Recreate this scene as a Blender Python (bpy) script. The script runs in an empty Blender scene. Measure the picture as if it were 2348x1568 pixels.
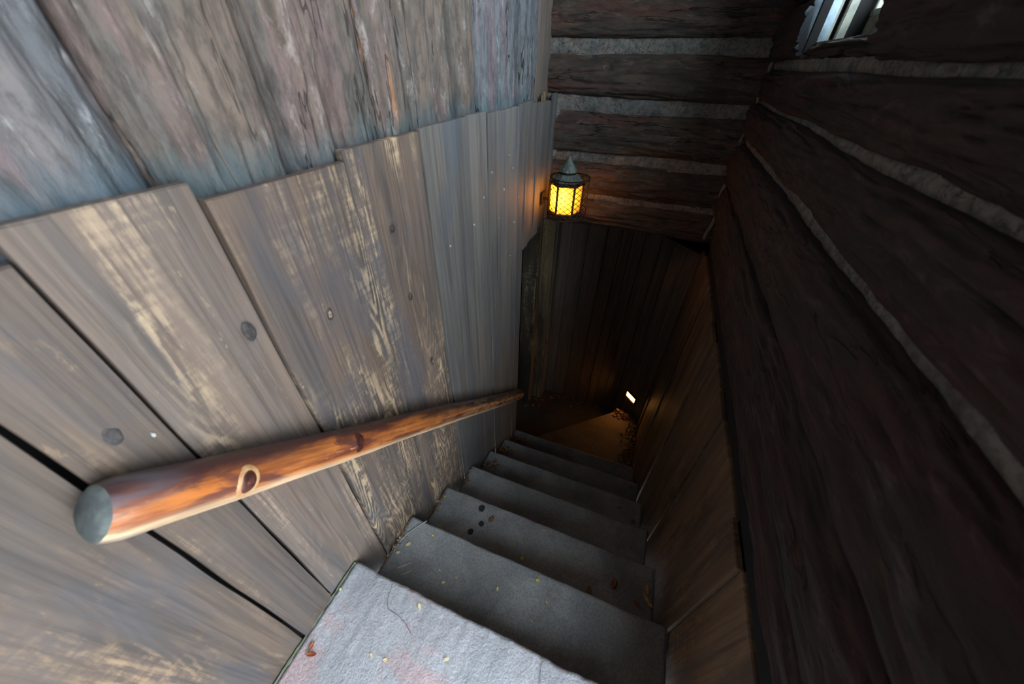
import bpy, bmesh, math, random
from mathutils import Vector, Matrix, noise

# ------------------------------------------------------------------ camera
# Working coordinates: the camera sits at (0, 0, 0); X runs across the stair, Y down
# the flight, Z up.  Everything is lifted by LIFT at the end so the lowest floor is z=0.
LIFT = 2.726
scene = bpy.context.scene
cam_data = bpy.data.cameras.new('camera')
cam_data.sensor_width = 36.0
cam_data.lens = 36.0 * 798.57 / 2348.0
cam_data.clip_start = 0.02
cam_data.dof.use_dof = True
cam_data.dof.focus_distance = 1.9
cam_data.dof.aperture_fstop = 3.2
camera = bpy.data.objects.new('camera', cam_data)
scene.collection.objects.link(camera)
rt = Vector((0.9327997, 0.3600498, 0.0157753))
up = Vector((-0.2378525, 0.5821510, 0.7775130))
fw = Vector((-0.2707598, 0.7290161, -0.6286690))
camera.matrix_world = Matrix(((rt.x, up.x, -fw.x, 0), (rt.y, up.y, -fw.y, 0), (rt.z, up.z, -fw.z, LIFT), (0, 0, 0, 1)))
scene.camera = camera

# ------------------------------------------------------------------ sky, sun, exposure
world = bpy.data.worlds.new('sky')
scene.world = world
world.use_nodes = True
wb = world.node_tree.nodes['Background']
wb.inputs[0].default_value = (0.84, 0.94, 1.0, 1)
wb.inputs[1].default_value = 15.0
sun = bpy.data.lights.new('sun', 'SUN')
sun.energy = 22.0
sun.color = (1.0, 0.93, 0.84)
sun.angle = math.radians(1.0)
sun_o = bpy.data.objects.new('sun', sun)
scene.collection.objects.link(sun_o)
sun_o.rotation_euler = (math.radians(-24), math.radians(-16), 0)
scene.view_settings.view_transform = 'Standard'
scene.view_settings.look = 'None'
scene.view_settings.exposure = 0.0
scene.view_settings.gamma = 1.0
scene.view_settings.use_curve_mapping = False
try:
    scene.cycles.use_denoising = True
    scene.cycles.max_bounces = 10
    scene.cycles.diffuse_bounces = 6
    scene.cycles.sample_clamp_indirect = 6.0
    scene.cycles.caustics_reflective = False
    scene.cycles.caustics_refractive = False
except Exception:
    pass

def portal(name, loc, rot, sx, sy):
    l = bpy.data.lights.new(name, 'AREA')
    l.shape = 'RECTANGLE'; l.size = sx; l.size_y = sy
    l.cycles.is_portal = True
    o = bpy.data.objects.new(name, l)
    scene.collection.objects.link(o)
    o.location = loc; o.rotation_euler = rot
DOOR_Y0, DOOR_Y1, DOOR_Z1 = -1.0, 0.06, 0.40  # unseen doorway, shaped for the low light it lets onto the stair
TOP = 1.45                       # underside of the ceiling
OY0, OY1, OZ0, OZ1 = 0.06, 0.98, 0.50, 1.38   # unseen opening added above the right logs to light the stair
portal('doorway_portal', (0.56, (DOOR_Y0+DOOR_Y1)/2, (-1.206+DOOR_Z1)/2), (0, math.pi/2, 0), DOOR_Z1+1.206, DOOR_Y1-DOOR_Y0)
portal('added_opening_portal', (0.63, (OY0+OY1)/2, (OZ0+OZ1)/2), (0, math.pi/2, 0), OZ1-OZ0, OY1-OY0)
portal('window_portal', (0.545, 1.41, 0.45), (0, math.pi/2, 0), 0.70, 0.68)

random.seed(7)
# ------------------------------------------------------------------ node helpers
class NT:
    def __init__(self, name):
        self.m = bpy.data.materials.new(name); self.m.use_nodes = True
        self.t = self.m.node_tree; self.t.nodes.clear()
        self.out = self.t.nodes.new('ShaderNodeOutputMaterial')
    def n(self, kind, **kw):
        nd = self.t.nodes.new(kind)
        for k, v in kw.items(): setattr(nd, k, v)
        return nd
    def l(self, a, b): self.t.links.new(a, b)
    def val(self, sock, v):
        if isinstance(v, bpy.types.NodeSocket): self.l(v, sock)
        elif isinstance(v, (tuple, list)): sock.default_value = (*v, 1) if len(v) == 3 and sock.type == 'RGBA' else v
        else: sock.default_value = v
    def math(self, op, a, b=0.0, c=None, clamp=False):
        nd = self.n('ShaderNodeMath', operation=op, use_clamp=clamp)
        self.val(nd.inputs[0], a); self.val(nd.inputs[1], b)
        if c is not None: self.val(nd.inputs[2], c)
        return nd.outputs[0]
    def ramp(self, x, lo, hi, a=0.0, b=1.0):
        nd = self.n('ShaderNodeMapRange', interpolation_type='SMOOTHSTEP')
        self.val(nd.inputs[0], x); nd.inputs[1].default_value = lo; nd.inputs[2].default_value = hi
        nd.inputs[3].default_value = a; nd.inputs[4].default_value = b
        return nd.outputs[0]
    def mix(self, f, a, b, mode='MIX'):
        nd = self.n('ShaderNodeMix', data_type='RGBA', blend_type=mode)
        self.val(nd.inputs[0], f); self.val(nd.inputs[6], a); self.val(nd.inputs[7], b)
        return nd.outputs[2]
    def coords(self, scale=(1, 1, 1), rand=True, src='Object'):
        if not hasattr(self, '_tc'):
            tc = self.n('ShaderNodeTexCoord'); oi = self.n('ShaderNodeObjectInfo')
            sc = self.n('ShaderNodeVectorMath', operation='SCALE')
            cmb = self.n('ShaderNodeCombineXYZ')
            self.l(oi.outputs['Random'], cmb.inputs[0]); self.l(oi.outputs['Random'], cmb.inputs[1])
            self.l(oi.outputs['Random'], cmb.inputs[2])
            self.l(cmb.outputs[0], sc.inputs[0]); sc.inputs[3].default_value = 37.0
            ad = self.n('ShaderNodeVectorMath', operation='ADD')
            self.l(tc.outputs['Object'], ad.inputs[0]); self.l(sc.outputs[0], ad.inputs[1])
            self._tc = ad.outputs[0]; self._raw = tc.outputs['Object']; self.rand = oi.outputs['Random']
        m = self.n('ShaderNodeVectorMath', operation='MULTIPLY')
        self.l(self._tc if rand else self._raw, m.inputs[0]); m.inputs[1].default_value = scale
        return m.outputs[0]
    def noise(self, v, scale=1.0, detail=3.0, rough=0.55, dist=0.0):
        nd = self.n('ShaderNodeTexNoise')
        self.l(v, nd.inputs['Vector']); nd.inputs['Scale'].default_value = scale
        nd.inputs['Detail'].default_value = detail; nd.inputs['Roughness'].default_value = rough
        nd.inputs['Distortion'].default_value = dist
        return nd.outputs[0]
    def finish(self, col, rough=0.7, height=None, hdist=0.002, spec=0.4, strength=1.0):
        b = self.n('ShaderNodeBsdfPrincipled')
        self.val(b.inputs['Base Color'], col); self.val(b.inputs['Roughness'], rough)
        b.inputs['Specular IOR Level'].default_value = spec
        if height is not None:
            bp = self.n('ShaderNodeBump'); bp.inputs['Distance'].default_value = hdist
            bp.inputs['Strength'].default_value = strength
            self.val(bp.inputs['Height'], height); self.l(bp.outputs[0], b.inputs['Normal'])
        self.l(b.outputs[0], self.out.inputs[0])
        return self.m

def mat_board(name, base, base2, worn, worn_amt, stain, stain_amt, rough=0.6, ring=0.5, knots=True, spec=0.35):
    """weathered plank; grain runs along local Z"""
    t = NT(name)
    fib = t.noise(t.coords((150, 60, 3.0)), 1.0, 4.0, 0.7)
    fib2 = t.noise(t.coords((42, 20, 1.0)), 1.0, 4.0, 0.62, 0.3)
    broad = t.noise(t.coords((13, 9, 1.1)), 1.0, 3.0, 0.55, 0.5)
    saw = t.noise(t.coords((5, 5, 85)), 1.0, 3.0, 0.6)
    warp = t.noise(t.coords((2.5, 2.5, 1.6)), 1.0, 2.0)
    rx = t.noise(t.coords((8, 1, 1.1)), 1.0, 2.0, 0.5)
    ringv = t.math('ADD', t.math('MULTIPLY', t.math('ADD', rx, t.math('MULTIPLY', warp, 0.35)), 150.0), t.math('MULTIPLY', fib, 3.0))
    rings = t.ramp(t.math('SINE', ringv), -0.6, 0.9)
    ringzone = t.ramp(t.noise(t.coords((9, 5, 1.6)), 1.0, 2.0), 0.50, 0.64)
    ringm = t.math('MULTIPLY', ringzone, ring)
    spk = t.noise(t.coords((85, 50, 22)), 1.0, 4.0, 0.78)
    col = t.mix(t.ramp(broad, 0.36, 0.64), base, base2)
    col = t.mix(t.math('MULTIPLY', t.ramp(fib2, 0.40, 0.66), 0.35), col, tuple(v*1.5 for v in base))
    dark = t.mix(0.55, col, (0.022, 0.019, 0.018))
    col = t.mix(t.math('MULTIPLY', t.ramp(fib, 0.55, 0.36), 0.62), col, dark)
    col = t.mix(t.math('MULTIPLY', t.math('MULTIPLY', t.math('SUBTRACT', 1.0, rings), ringm), 0.45), col, dark)
    big = t.noise(t.coords((10, 7, 1.7)), 1.0, 4.0, 0.62, 0.4)
    det = t.math('ADD', t.math('MULTIPLY', t.math('MULTIPLY', rings, ringm), 0.16), t.math('ADD', t.math('MULTIPLY', fib, 0.34), t.math('ADD', t.math('MULTIPLY', spk, 0.42), t.math('MULTIPLY', saw, 0.20))))
    lo = 0.60-0.16*worn_amt
    wm = t.math('MULTIPLY', t.ramp(big, lo, lo+0.20), t.ramp(det, 0.45, 0.62))
    col = t.mix(t.math('MULTIPLY', wm, min(0.85, worn_amt*1.1)), col, worn)
    bits = t.math('MULTIPLY', t.ramp(t.noise(t.coords((46, 36, 13)), 1.0, 4.0, 0.8), 0.62, 0.70), t.ramp(big, 0.40, 0.55))
    col = t.mix(t.math('MULTIPLY', bits, 0.6*worn_amt), col, worn)
    st = t.ramp(t.noise(t.coords((5.5, 4.5, 1.8)), 1.0, 5.0, 0.62, 0.5), 0.50, 0.66)
    col = t.mix(t.math('MULTIPLY', st, stain_amt), col, stain)
    h = t.math('ADD', t.math('MULTIPLY', fib, 0.6), t.math('ADD', t.math('MULTIPLY', t.math('MULTIPLY', rings, ringm), 0.25), t.math('MULTIPLY', spk, 0.2)))
    if knots:
        vo = t.n('ShaderNodeTexVoronoi'); t.l(t.coords((4.6, 0.6, 2.1)), vo.inputs['Vector']); vo.inputs['Scale'].default_value = 1.0
        sc = t.n('ShaderNodeSeparateColor'); t.l(vo.outputs['Color'], sc.inputs[0])
        gate = t.math('GREATER_THAN', sc.outputs[0], 0.55)
        dd = t.math('ADD', vo.outputs['Distance'], t.math('MULTIPLY', t.math('SUBTRACT', spk, 0.5), 0.05))
        kn = t.math('MULTIPLY', t.ramp(dd, 0.062, 0.030), gate)
        halo = t.math('MULTIPLY', t.ramp(dd, 0.24, 0.06), gate)
        ringk = t.ramp(t.math('SINE', t.math('MULTIPLY', dd, 190.0)), -0.3, 0.8)
        col = t.mix(t.math('MULTIPLY', t.math('MULTIPLY', halo, ringk), 0.30*max(0.3, worn_amt)), col, worn)
        col = t.mix(t.math('MULTIPLY', kn, 0.8), col, (0.03, 0.026, 0.026))
    tone = t.math('ADD', 0.86, t.math('MULTIPLY', t.rand, 0.28))
    cm = t.n('ShaderNodeCombineColor')
    for i in range(3): t.l(tone, cm.inputs[i])
    col = t.mix(1.0, col, cm.outputs[0], 'MULTIPLY')
    return t.finish(col, t.ramp(fib, 0.3, 0.7, rough-0.1, rough+0.12), h, 0.0016, spec)

def mat_bark(name, a, b, c, accent, acc_amt, light, light_amt, crack=(0.014, 0.012, 0.011), rough=0.8, spec=0.3, bump=0.006, crack_amt=1.0, patina=None):
    """carved rockwork log; length along local Z"""
    t = NT(name)
    n1 = t.noise(t.coords((14, 14, 3.0)), 1.0, 6.0, 0.66, 0.6)
    n2 = t.noise(t.coords((9, 9, 1.8)), 1.0, 5.0, 0.64, 0.6)
    n3 = t.noise(t.coords((60, 60, 18)), 1.0, 5.0, 0.72)
    n4 = t.noise(t.coords((22, 22, 3.6)), 1.0, 5.0, 0.66, 0.4)
    n5 = t.noise(t.coords((28, 28, 9)), 1.0, 6.0, 0.74, 0.5)
    n6 = t.noise(t.coords((6, 6, 1.6)), 1.0, 3.0, 0.6)
    col = t.mix(t.ramp(n1, 0.40, 0.60), a, b)
    col = t.mix(t.math('MULTIPLY', t.ramp(n2, 0.50, 0.62), 0.8), col, c)
    col = t.mix(t.math('MULTIPLY', t.math('MULTIPLY', t.ramp(n4, 0.58, 0.68), t.ramp(n6, 0.45, 0.58)), acc_amt), col, accent)
    col = t.mix(t.math('MULTIPLY', t.ramp(n5, 0.54, 0.70), light_amt), col, light)
    col = t.mix(t.math('MULTIPLY', t.ramp(n3, 0.56, 0.38), 0.45), col, (0.03, 0.027, 0.026))
    col = t.mix(t.math('MULTIPLY', t.ramp(n5, 0.46, 0.34), 0.5), col, (0.035, 0.033, 0.033))
    if patina:
        sp = t.n('ShaderNodeSeparateXYZ'); t.l(t.coords((1, 1, 1), False), sp.inputs[0])
        zz = t.math('ADD', sp.outputs[2], t.math('MULTIPLY', t.math('SUBTRACT', n2, 0.5), 0.16))
        col = t.mix(t.ramp(zz, 0.135, 0.075, 0.0, 0.55), col, patina)
    # long shrinkage cracks
    ck1 = t.noise(t.coords((15, 15, 1.7)), 1.0, 4.0, 0.6, 0.05)
    ln = t.math('ABSOLUTE', t.math('SUBTRACT', ck1, 0.5))
    ck = t.math('MULTIPLY', t.ramp(ln, 0.010, 0.002), t.ramp(n6, 0.46, 0.56))
    col = t.mix(t.math('MULTIPLY', ck, 0.9*crack_amt), col, crack)
    h = t.math('ADD', t.math('MULTIPLY', n3, 0.4), t.math('ADD', t.math('MULTIPLY', n5, 0.9), t.math('MULTIPLY', ck, -0.8*crack_amt)))
    return t.finish(col, rough, h, bump, spec)

def mat_stone(name, a, b, c, c_amt, grain=0.5, rough=0.85, bump=0.0022, spots=0.0):
    t = NT(name)
    n1 = t.noise(t.coords((4, 4, 4)), 1.0, 4.0, 0.6, 0.3)
    n2 = t.noise(t.coords((2.6, 4.0, 4)), 1.0, 4.0, 0.6, 0.6)
    n3 = t.noise(t.coords((150, 150, 150)), 1.0, 4.0, 0.7)
    n4 = t.noise(t.coords((38, 38, 38)), 1.0, 5.0, 0.65, 0.3)
    n5 = t.noise(t.coords((300, 300, 300)), 1.0, 2.0, 0.6)
    col = t.mix(t.ramp(n1, 0.35, 0.65), a, b)
    col = t.mix(t.math('MULTIPLY', t.ramp(n2, 0.50, 0.62), c_amt), col, c)
    dk = t.mix(0.55, col, (0.02, 0.02, 0.022))
    col = t.mix(t.math('MULTIPLY', t.ramp(n3, 0.62, 0.36), grain), col, dk)
    col = t.mix(t.math('MULTIPLY', t.ramp(n5, 0.66, 0.74), 0.35), col, (0.55, 0.56, 0.58))
    h = t.math('ADD', t.math('MULTIPLY', n4, 0.8), t.math('MULTIPLY', n3, 0.4))
    return t.finish(col, rough, h, bump, 0.3)

def mat_plain(name, col, rough=0.6, col2=None, sc=30, metal=0.0, spec=0.4, bump=None):
    t = NT(name)
    n = t.noise(t.coords((sc, sc, sc)), 1.0, 4.0, 0.6)
    c2 = col2 or tuple(v*0.6 for v in col)
    c = t.mix(t.ramp(n, 0.35, 0.65), col, c2)
    m = t.finish(c, rough, n if bump else None, bump or 0.001, spec)
    for nd in t.t.nodes:
        if nd.type == 'BSDF_PRINCIPLED': nd.inputs['Metallic'].default_value = metal
    return m

def mat_rail():
    t = NT('varnished_pole_wood')
    n1 = t.noise(t.coords((26, 26, 2.6)), 1.0, 4.0, 0.6, 0.9)
    n2 = t.noise(t.coords((10, 10, 2.2)), 1.0, 4.0, 0.62, 1.2)
    fib = t.noise(t.coords((150, 150, 6)), 1.0, 4.0, 0.65)
    mot = t.noise(t.coords((60, 60, 20)), 1.0, 4.0, 0.7)
    # the skin of the pole: red-brown bark stain on the upper quarter, orange cambium, pale sapwood plus painted-in light on the underside
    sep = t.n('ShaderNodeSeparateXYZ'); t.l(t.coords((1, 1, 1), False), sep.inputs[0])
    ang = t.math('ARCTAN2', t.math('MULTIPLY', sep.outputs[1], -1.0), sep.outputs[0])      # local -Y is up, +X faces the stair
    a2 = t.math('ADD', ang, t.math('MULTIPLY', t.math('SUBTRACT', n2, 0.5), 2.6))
    col = t.mix(t.ramp(n1, 0.35, 0.62), (0.42, 0.135, 0.032), (0.13, 0.034, 0.020))
    n3 = t.noise(t.coords((17, 17, 4.5)), 1.0, 5.0, 0.66, 1.0)
    col = t.mix(t.ramp(n3, 0.50, 0.62, 0.0, 0.85), col, (0.085, 0.028, 0.026))
    col = t.mix(t.ramp(mot, 0.60, 0.70, 0.0, 0.55), col, (0.60, 0.32, 0.15))
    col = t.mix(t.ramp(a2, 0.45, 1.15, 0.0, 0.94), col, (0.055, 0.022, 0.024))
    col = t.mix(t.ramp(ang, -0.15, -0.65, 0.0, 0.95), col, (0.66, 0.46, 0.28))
    col = t.mix(t.math('MULTIPLY', t.ramp(fib, 0.55, 0.38), 0.4), col, (0.06, 0.025, 0.015))
    grey = t.math('MULTIPLY', t.ramp(sep.outputs[2], 0.10, 0.03), t.ramp(n2, 0.40, 0.60))
    col = t.mix(t.math('MULTIPLY', grey, 0.6), col, (0.12, 0.13, 0.16))
    far = t.math('MULTIPLY', t.ramp(sep.outputs[2], 0.75, 1.3), t.ramp(mot, 0.40, 0.62))
    col = t.mix(t.math('MULTIPLY', far, 0.7), col, (0.34, 0.24, 0.15))
    h = t.math('ADD', t.math('MULTIPLY', fib, 0.3), n1)
    return t.finish(col, t.ramp(mot, 0.4, 0.7, 0.30, 0.5), h, 0.0015, 0.5)

def mat_emit(name, col, strength, col2=None):
    t = NT(name)
    e = t.n('ShaderNodeEmission'); e.inputs[1].default_value = strength
    if col2:
        n = t.noise(t.coords((60, 60, 60)), 1.0, 2.0)
        t.l(t.mix(t.ramp(n, 0.4, 0.6), col, col2), e.inputs[0])
    else: e.inputs[0].default_value = (*col, 1)
    t.l(e.outputs[0], t.out.inputs[0])
    return t.m

def mat_pane(name='amber_glass', clear=0.12):
    t = NT(name)
    tr = t.n('ShaderNodeBsdfTranslucent'); tr.inputs[0].default_value = (1.0, 0.50, 0.055, 1)
    tp = t.n('ShaderNodeBsdfTransparent'); tp.inputs[0].default_value = (1.0, 0.45, 0.06, 1)
    gl = t.n('ShaderNodeBsdfGlossy'); gl.inputs[0].default_value = (1, .9, .8, 1); gl.inputs[1].default_value = 0.25
    m1 = t.n('ShaderNodeMixShader'); m1.inputs[0].default_value = clear
    m2 = t.n('ShaderNodeMixShader'); m2.inputs[0].default_value = 0.05
    t.l(tr.outputs[0], m1.inputs[1]); t.l(tp.outputs[0], m1.inputs[2])
    t.l(m1.outputs[0], m2.inputs[1]); t.l(gl.outputs[0], m2.inputs[2]); t.l(m2.outputs[0], t.out.inputs[0])
    return t.m

def mat_glass():
    t = NT('window_glass')
    tp = t.n('ShaderNodeBsdfTransparent'); tp.inputs[0].default_value = (0.93, 0.96, 0.97, 1)
    gl = t.n('ShaderNodeBsdfGlossy'); gl.inputs[1].default_value = 0.02
    m = t.n('ShaderNodeMixShader'); m.inputs[0].default_value = 0.06
    t.l(tp.outputs[0], m.inputs[1]); t.l(gl.outputs[0], m.inputs[2]); t.l(m.outputs[0], t.out.inputs[0])
    return t.m

M = {}
M['near'] = mat_board('brown_worn_board', (0.100, 0.072, 0.056), (0.068, 0.056, 0.052), (0.27, 0.18, 0.11), 0.80, (0.060, 0.063, 0.078), 0.45)
M['tan'] = mat_board('tan_worn_board', (0.138, 0.100, 0.080), (0.095, 0.080, 0.075), (0.55, 0.405, 0.255), 1.15, (0.078, 0.080, 0.100), 0.5, ring=0.9)
M['tanfew'] = mat_board('brown_board_few_scuffs', (0.135, 0.100, 0.082), (0.095, 0.082, 0.078), (0.44, 0.33, 0.22), 0.62, (0.080, 0.084, 0.108), 0.5, ring=0.7)
M['grey'] = mat_board('grey_painted_board', (0.165, 0.152, 0.142), (0.120, 0.118, 0.120), (0.32, 0.27, 0.20), 0.3, (0.10, 0.118, 0.150), 0.5, ring=0.3)
M['dim'] = mat_board('dark_brown_board', (0.215, 0.165, 0.135), (0.135, 0.118, 0.112), (0.36, 0.24, 0.14), 0.55, (0.09, 0.098, 0.12), 0.5, rough=0.5, ring=0.6)
M['dim2'] = mat_board('brown_stained_board', (0.200, 0.130, 0.080), (0.115, 0.084, 0.066), (0.50, 0.32, 0.165), 0.8, (0.035, 0.033, 0.036), 0.5, rough=0.62, ring=0.6, spec=0.15)
M['post'] = mat_board('stained_post_board', (0.27, 0.20, 0.115), (0.12, 0.095, 0.07), (0.58, 0.44, 0.25), 1.0, (0.03, 0.03, 0.035), 0.6, ring=1.0)
M['palisade'] = mat_bark('palisade_rockwork', (0.165, 0.125, 0.103), (0.112, 0.100, 0.092), (0.168, 0.118, 0.112), (0.46, 0.20, 0.08), 0.75, (0.44, 0.40, 0.38), 0.55, patina=(0.050, 0.092, 0.110), crack_amt=0.7)
M['palisade_violet'] = mat_bark('palisade_violet_grey', (0.150, 0.135, 0.138), (0.105, 0.108, 0.118), (0.170, 0.115, 0.120), (0.20, 0.24, 0.25), 0.45, (0.42, 0.42, 0.44), 0.55, patina=(0.045, 0.085, 0.115), crack_amt=0.7)
M['palisade_blue'] = mat_bark('palisade_blue_grey', (0.165, 0.175, 0.190), (0.115, 0.130, 0.150), (0.17, 0.13, 0.15), (0.18, 0.26, 0.28), 0.40, (0.38, 0.43, 0.46), 0.5, patina=(0.07, 0.13, 0.15))
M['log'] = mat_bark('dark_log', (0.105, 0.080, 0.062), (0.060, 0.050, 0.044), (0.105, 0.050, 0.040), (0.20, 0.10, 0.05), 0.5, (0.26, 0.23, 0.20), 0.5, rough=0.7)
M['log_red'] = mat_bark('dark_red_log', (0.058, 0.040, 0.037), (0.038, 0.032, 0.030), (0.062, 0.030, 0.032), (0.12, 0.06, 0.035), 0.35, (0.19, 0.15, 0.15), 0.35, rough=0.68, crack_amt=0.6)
M['chink'] = mat_bark('grey_chinking', (0.25, 0.245, 0.23), (0.175, 0.185, 0.18), (0.27, 0.23, 0.20), (0.30, 0.33, 0.34), 0.3, (0.36, 0.36, 0.34), 0.4, rough=0.9, bump=0.003, crack_amt=0.6)
M['end'] = mat_plain('cut_log_face', (0.20, 0.26, 0.31), 0.8, (0.16, 0.21, 0.26), 60)
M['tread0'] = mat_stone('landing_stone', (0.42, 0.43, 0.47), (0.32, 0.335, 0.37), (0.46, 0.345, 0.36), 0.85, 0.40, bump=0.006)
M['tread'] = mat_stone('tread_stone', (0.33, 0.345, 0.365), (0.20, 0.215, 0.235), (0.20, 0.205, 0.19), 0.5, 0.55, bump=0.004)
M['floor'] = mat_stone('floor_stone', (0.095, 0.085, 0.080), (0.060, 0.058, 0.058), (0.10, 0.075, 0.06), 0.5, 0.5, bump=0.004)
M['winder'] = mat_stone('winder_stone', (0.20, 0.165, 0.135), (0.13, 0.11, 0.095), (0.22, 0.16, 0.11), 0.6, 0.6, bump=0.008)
M['ground'] = mat_stone('pale_paving', (0.55, 0.52, 0.48), (0.48, 0.46, 0.43), (0.5, 0.47, 0.42), 0.5, 0.2)
M['black'] = mat_plain('black_recess', (0.008, 0.008, 0.009), 0.9)
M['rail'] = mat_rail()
M['railend'] = mat_plain('weathered_end_grain', (0.13, 0.15, 0.145), 0.8, (0.07, 0.08, 0.085), 40)
M['knot'] = mat_plain('knot_wood', (0.10, 0.028, 0.018), 0.35, (0.035, 0.012, 0.010), 60, bump=0.002)
M['knotrim'] = mat_plain('knot_rim_wood', (0.48, 0.29, 0.14), 0.5, (0.35, 0.17, 0.08), 60)
M['iron'] = mat_plain('rusty_iron', (0.035, 0.028, 0.026), 0.6, (0.05, 0.028, 0.018), 90, metal=0.5)
M['roof'] = mat_plain('verdigris_metal', (0.17, 0.22, 0.20), 0.55, (0.09, 0.12, 0.11), 70, metal=0.2, bump=0.001)
M['pane'] = mat_pane()
M['pane_clear'] = mat_pane('thin_amber_glass', 0.65)
M['bulb'] = mat_emit('bulb', (1.0, 0.72, 0.30), 60.0)
M['lens'] = mat_emit('lit_lens', (1.0, 0.50, 0.13), 34.0, (1.0, 0.36, 0.05))
M['glass'] = mat_glass()
M['paint'] = mat_plain('bleached_wood', (0.30, 0.31, 0.27), 0.7, (0.19, 0.20, 0.175), 25)
M['brownpanel'] = mat_plain('brown_panel', (0.17, 0.15, 0.12), 0.8)
M['moss'] = mat_plain('moss', (0.075, 0.135, 0.06), 0.95, (0.12, 0.13, 0.11), 60, bump=0.003)
M['grout'] = mat_plain('pale_crack', (0.50, 0.50, 0.47), 0.9, (0.25, 0.27, 0.27), 70)
M['crack'] = mat_plain('dark_crack', (0.15, 0.15, 0.17), 0.9)
M['rot'] = mat_plain('rotten_wood', (0.26, 0.13, 0.05), 0.9, (0.10, 0.05, 0.03), 90, bump=0.003)
M['board_knot'] = mat_plain('dark_board_knot', (0.055, 0.048, 0.048), 0.7, (0.03, 0.026, 0.028), 120, bump=0.002)
M['knot_light'] = mat_plain('pale_board_knot', (0.34, 0.24, 0.14), 0.7, (0.16, 0.11, 0.08), 200, bump=0.002)
M['leaf_brown'] = mat_plain('brown_leaf', (0.26, 0.10, 0.035), 0.6, (0.14, 0.06, 0.03), 60)
M['leaf_tan'] = mat_plain('tan_leaf', (0.50, 0.33, 0.17), 0.6, (0.28, 0.17, 0.09), 60)
M['leaf_grey'] = mat_plain('grey_leaf', (0.30, 0.27, 0.23), 0.7, (0.18, 0.15, 0.12), 60)
M['yellow'] = mat_plain('yellow_petal', (0.70, 0.58, 0.06), 0.6, (0.55, 0.45, 0.05), 60)
M['cream'] = mat_plain('cream_seed', (0.78, 0.68, 0.38), 0.6, (0.62, 0.5, 0.26), 60)
M['rust_leaf'] = mat_plain('rust_leaf', (0.34, 0.09, 0.03), 0.6, (0.20, 0.05, 0.02), 60)
M['stain'] = mat_plain('black_gum', (0.022, 0.024, 0.028), 0.8)

# ------------------------------------------------------------------ object helpers
def tag(o, label=None, cat=None, group=None, kind=None):
    if label: o['label'] = label
    if cat: o['category'] = cat
    if group: o['group'] = group
    if kind: o['kind'] = kind
    return o

def root(name, loc, label=None, cat=None, group=None, kind=None):
    o = bpy.data.objects.new(name, None)
    o.empty_display_size = 0.05
    scene.collection.objects.link(o)
    o.location = loc
    return tag(o, label, cat, group, kind)

def wloc(o):
    v = Vector(o.location)
    return v + wloc(o.parent) if o.parent else v

def link(name, me, mat, mx=None, parent=None, smooth=False):
    """link a mesh; mx is its world matrix (parents are unrotated empties or meshes)"""
    mx = mx or Matrix.Identity(4)
    o = bpy.data.objects.new(name, me)
    if not me.materials: me.materials.append(mat)
    if smooth:
        for p in me.polygons: p.use_smooth = True
    scene.collection.objects.link(o)
    if parent:
        o.parent = parent
        pm = world_of(parent)
        o.matrix_basis = pm.inverted() @ mx
    else:
        o.matrix_basis = mx
    return o

def world_of(o):
    m = o.matrix_basis.copy()
    return world_of(o.parent) @ m if o.parent else m

def mesh(name, vs, fs):
    me = bpy.data.meshes.new(name)
    me.from_pydata([tuple(v) for v in vs], [], fs)
    me.update()
    return me

def bm_mesh(bm, name='m'):
    bmesh.ops.recalc_face_normals(bm, faces=bm.faces)
    me = bpy.data.meshes.new(name); bm.to_mesh(me); bm.free(); return me

def bm_box(bm, x0, x1, y0, y1, z0, z1, bevel=0.0):
    r = bmesh.ops.create_cube(bm, size=1.0)
    for v in r['verts']:
        v.co = Vector(((x0+x1)/2 + v.co.x*(x1-x0), (y0+y1)/2 + v.co.y*(y1-y0), (z0+z1)/2 + v.co.z*(z1-z0)))
    if bevel:
        es = list({e for v in r['verts'] for e in v.link_edges})
        bmesh.ops.bevel(bm, geom=es, offset=bevel, segments=2, affect='EDGES')

def box(name, x0, x1, y0, y1, z0, z1, mat, parent=None, bevel=0.0, centre=True):
    bm = bmesh.new()
    cx, cy, cz = (x0+x1)/2, (y0+y1)/2, z0
    bm_box(bm, x0-cx, x1-cx, y0-cy, y1-cy, 0, z1-z0, bevel)
    return link(name, bm_mesh(bm), mat, Matrix.Translation((cx, cy, cz)), parent)

def basis(xd, yd, zd, loc):
    m = Matrix((xd, yd, zd)).transposed().to_4x4()
    m.translation = loc
    return m

def fbm(x, y, z, o=3):
    return noise.fractal(Vector((x, y, z)), 0.9, 2.1, o)

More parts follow.
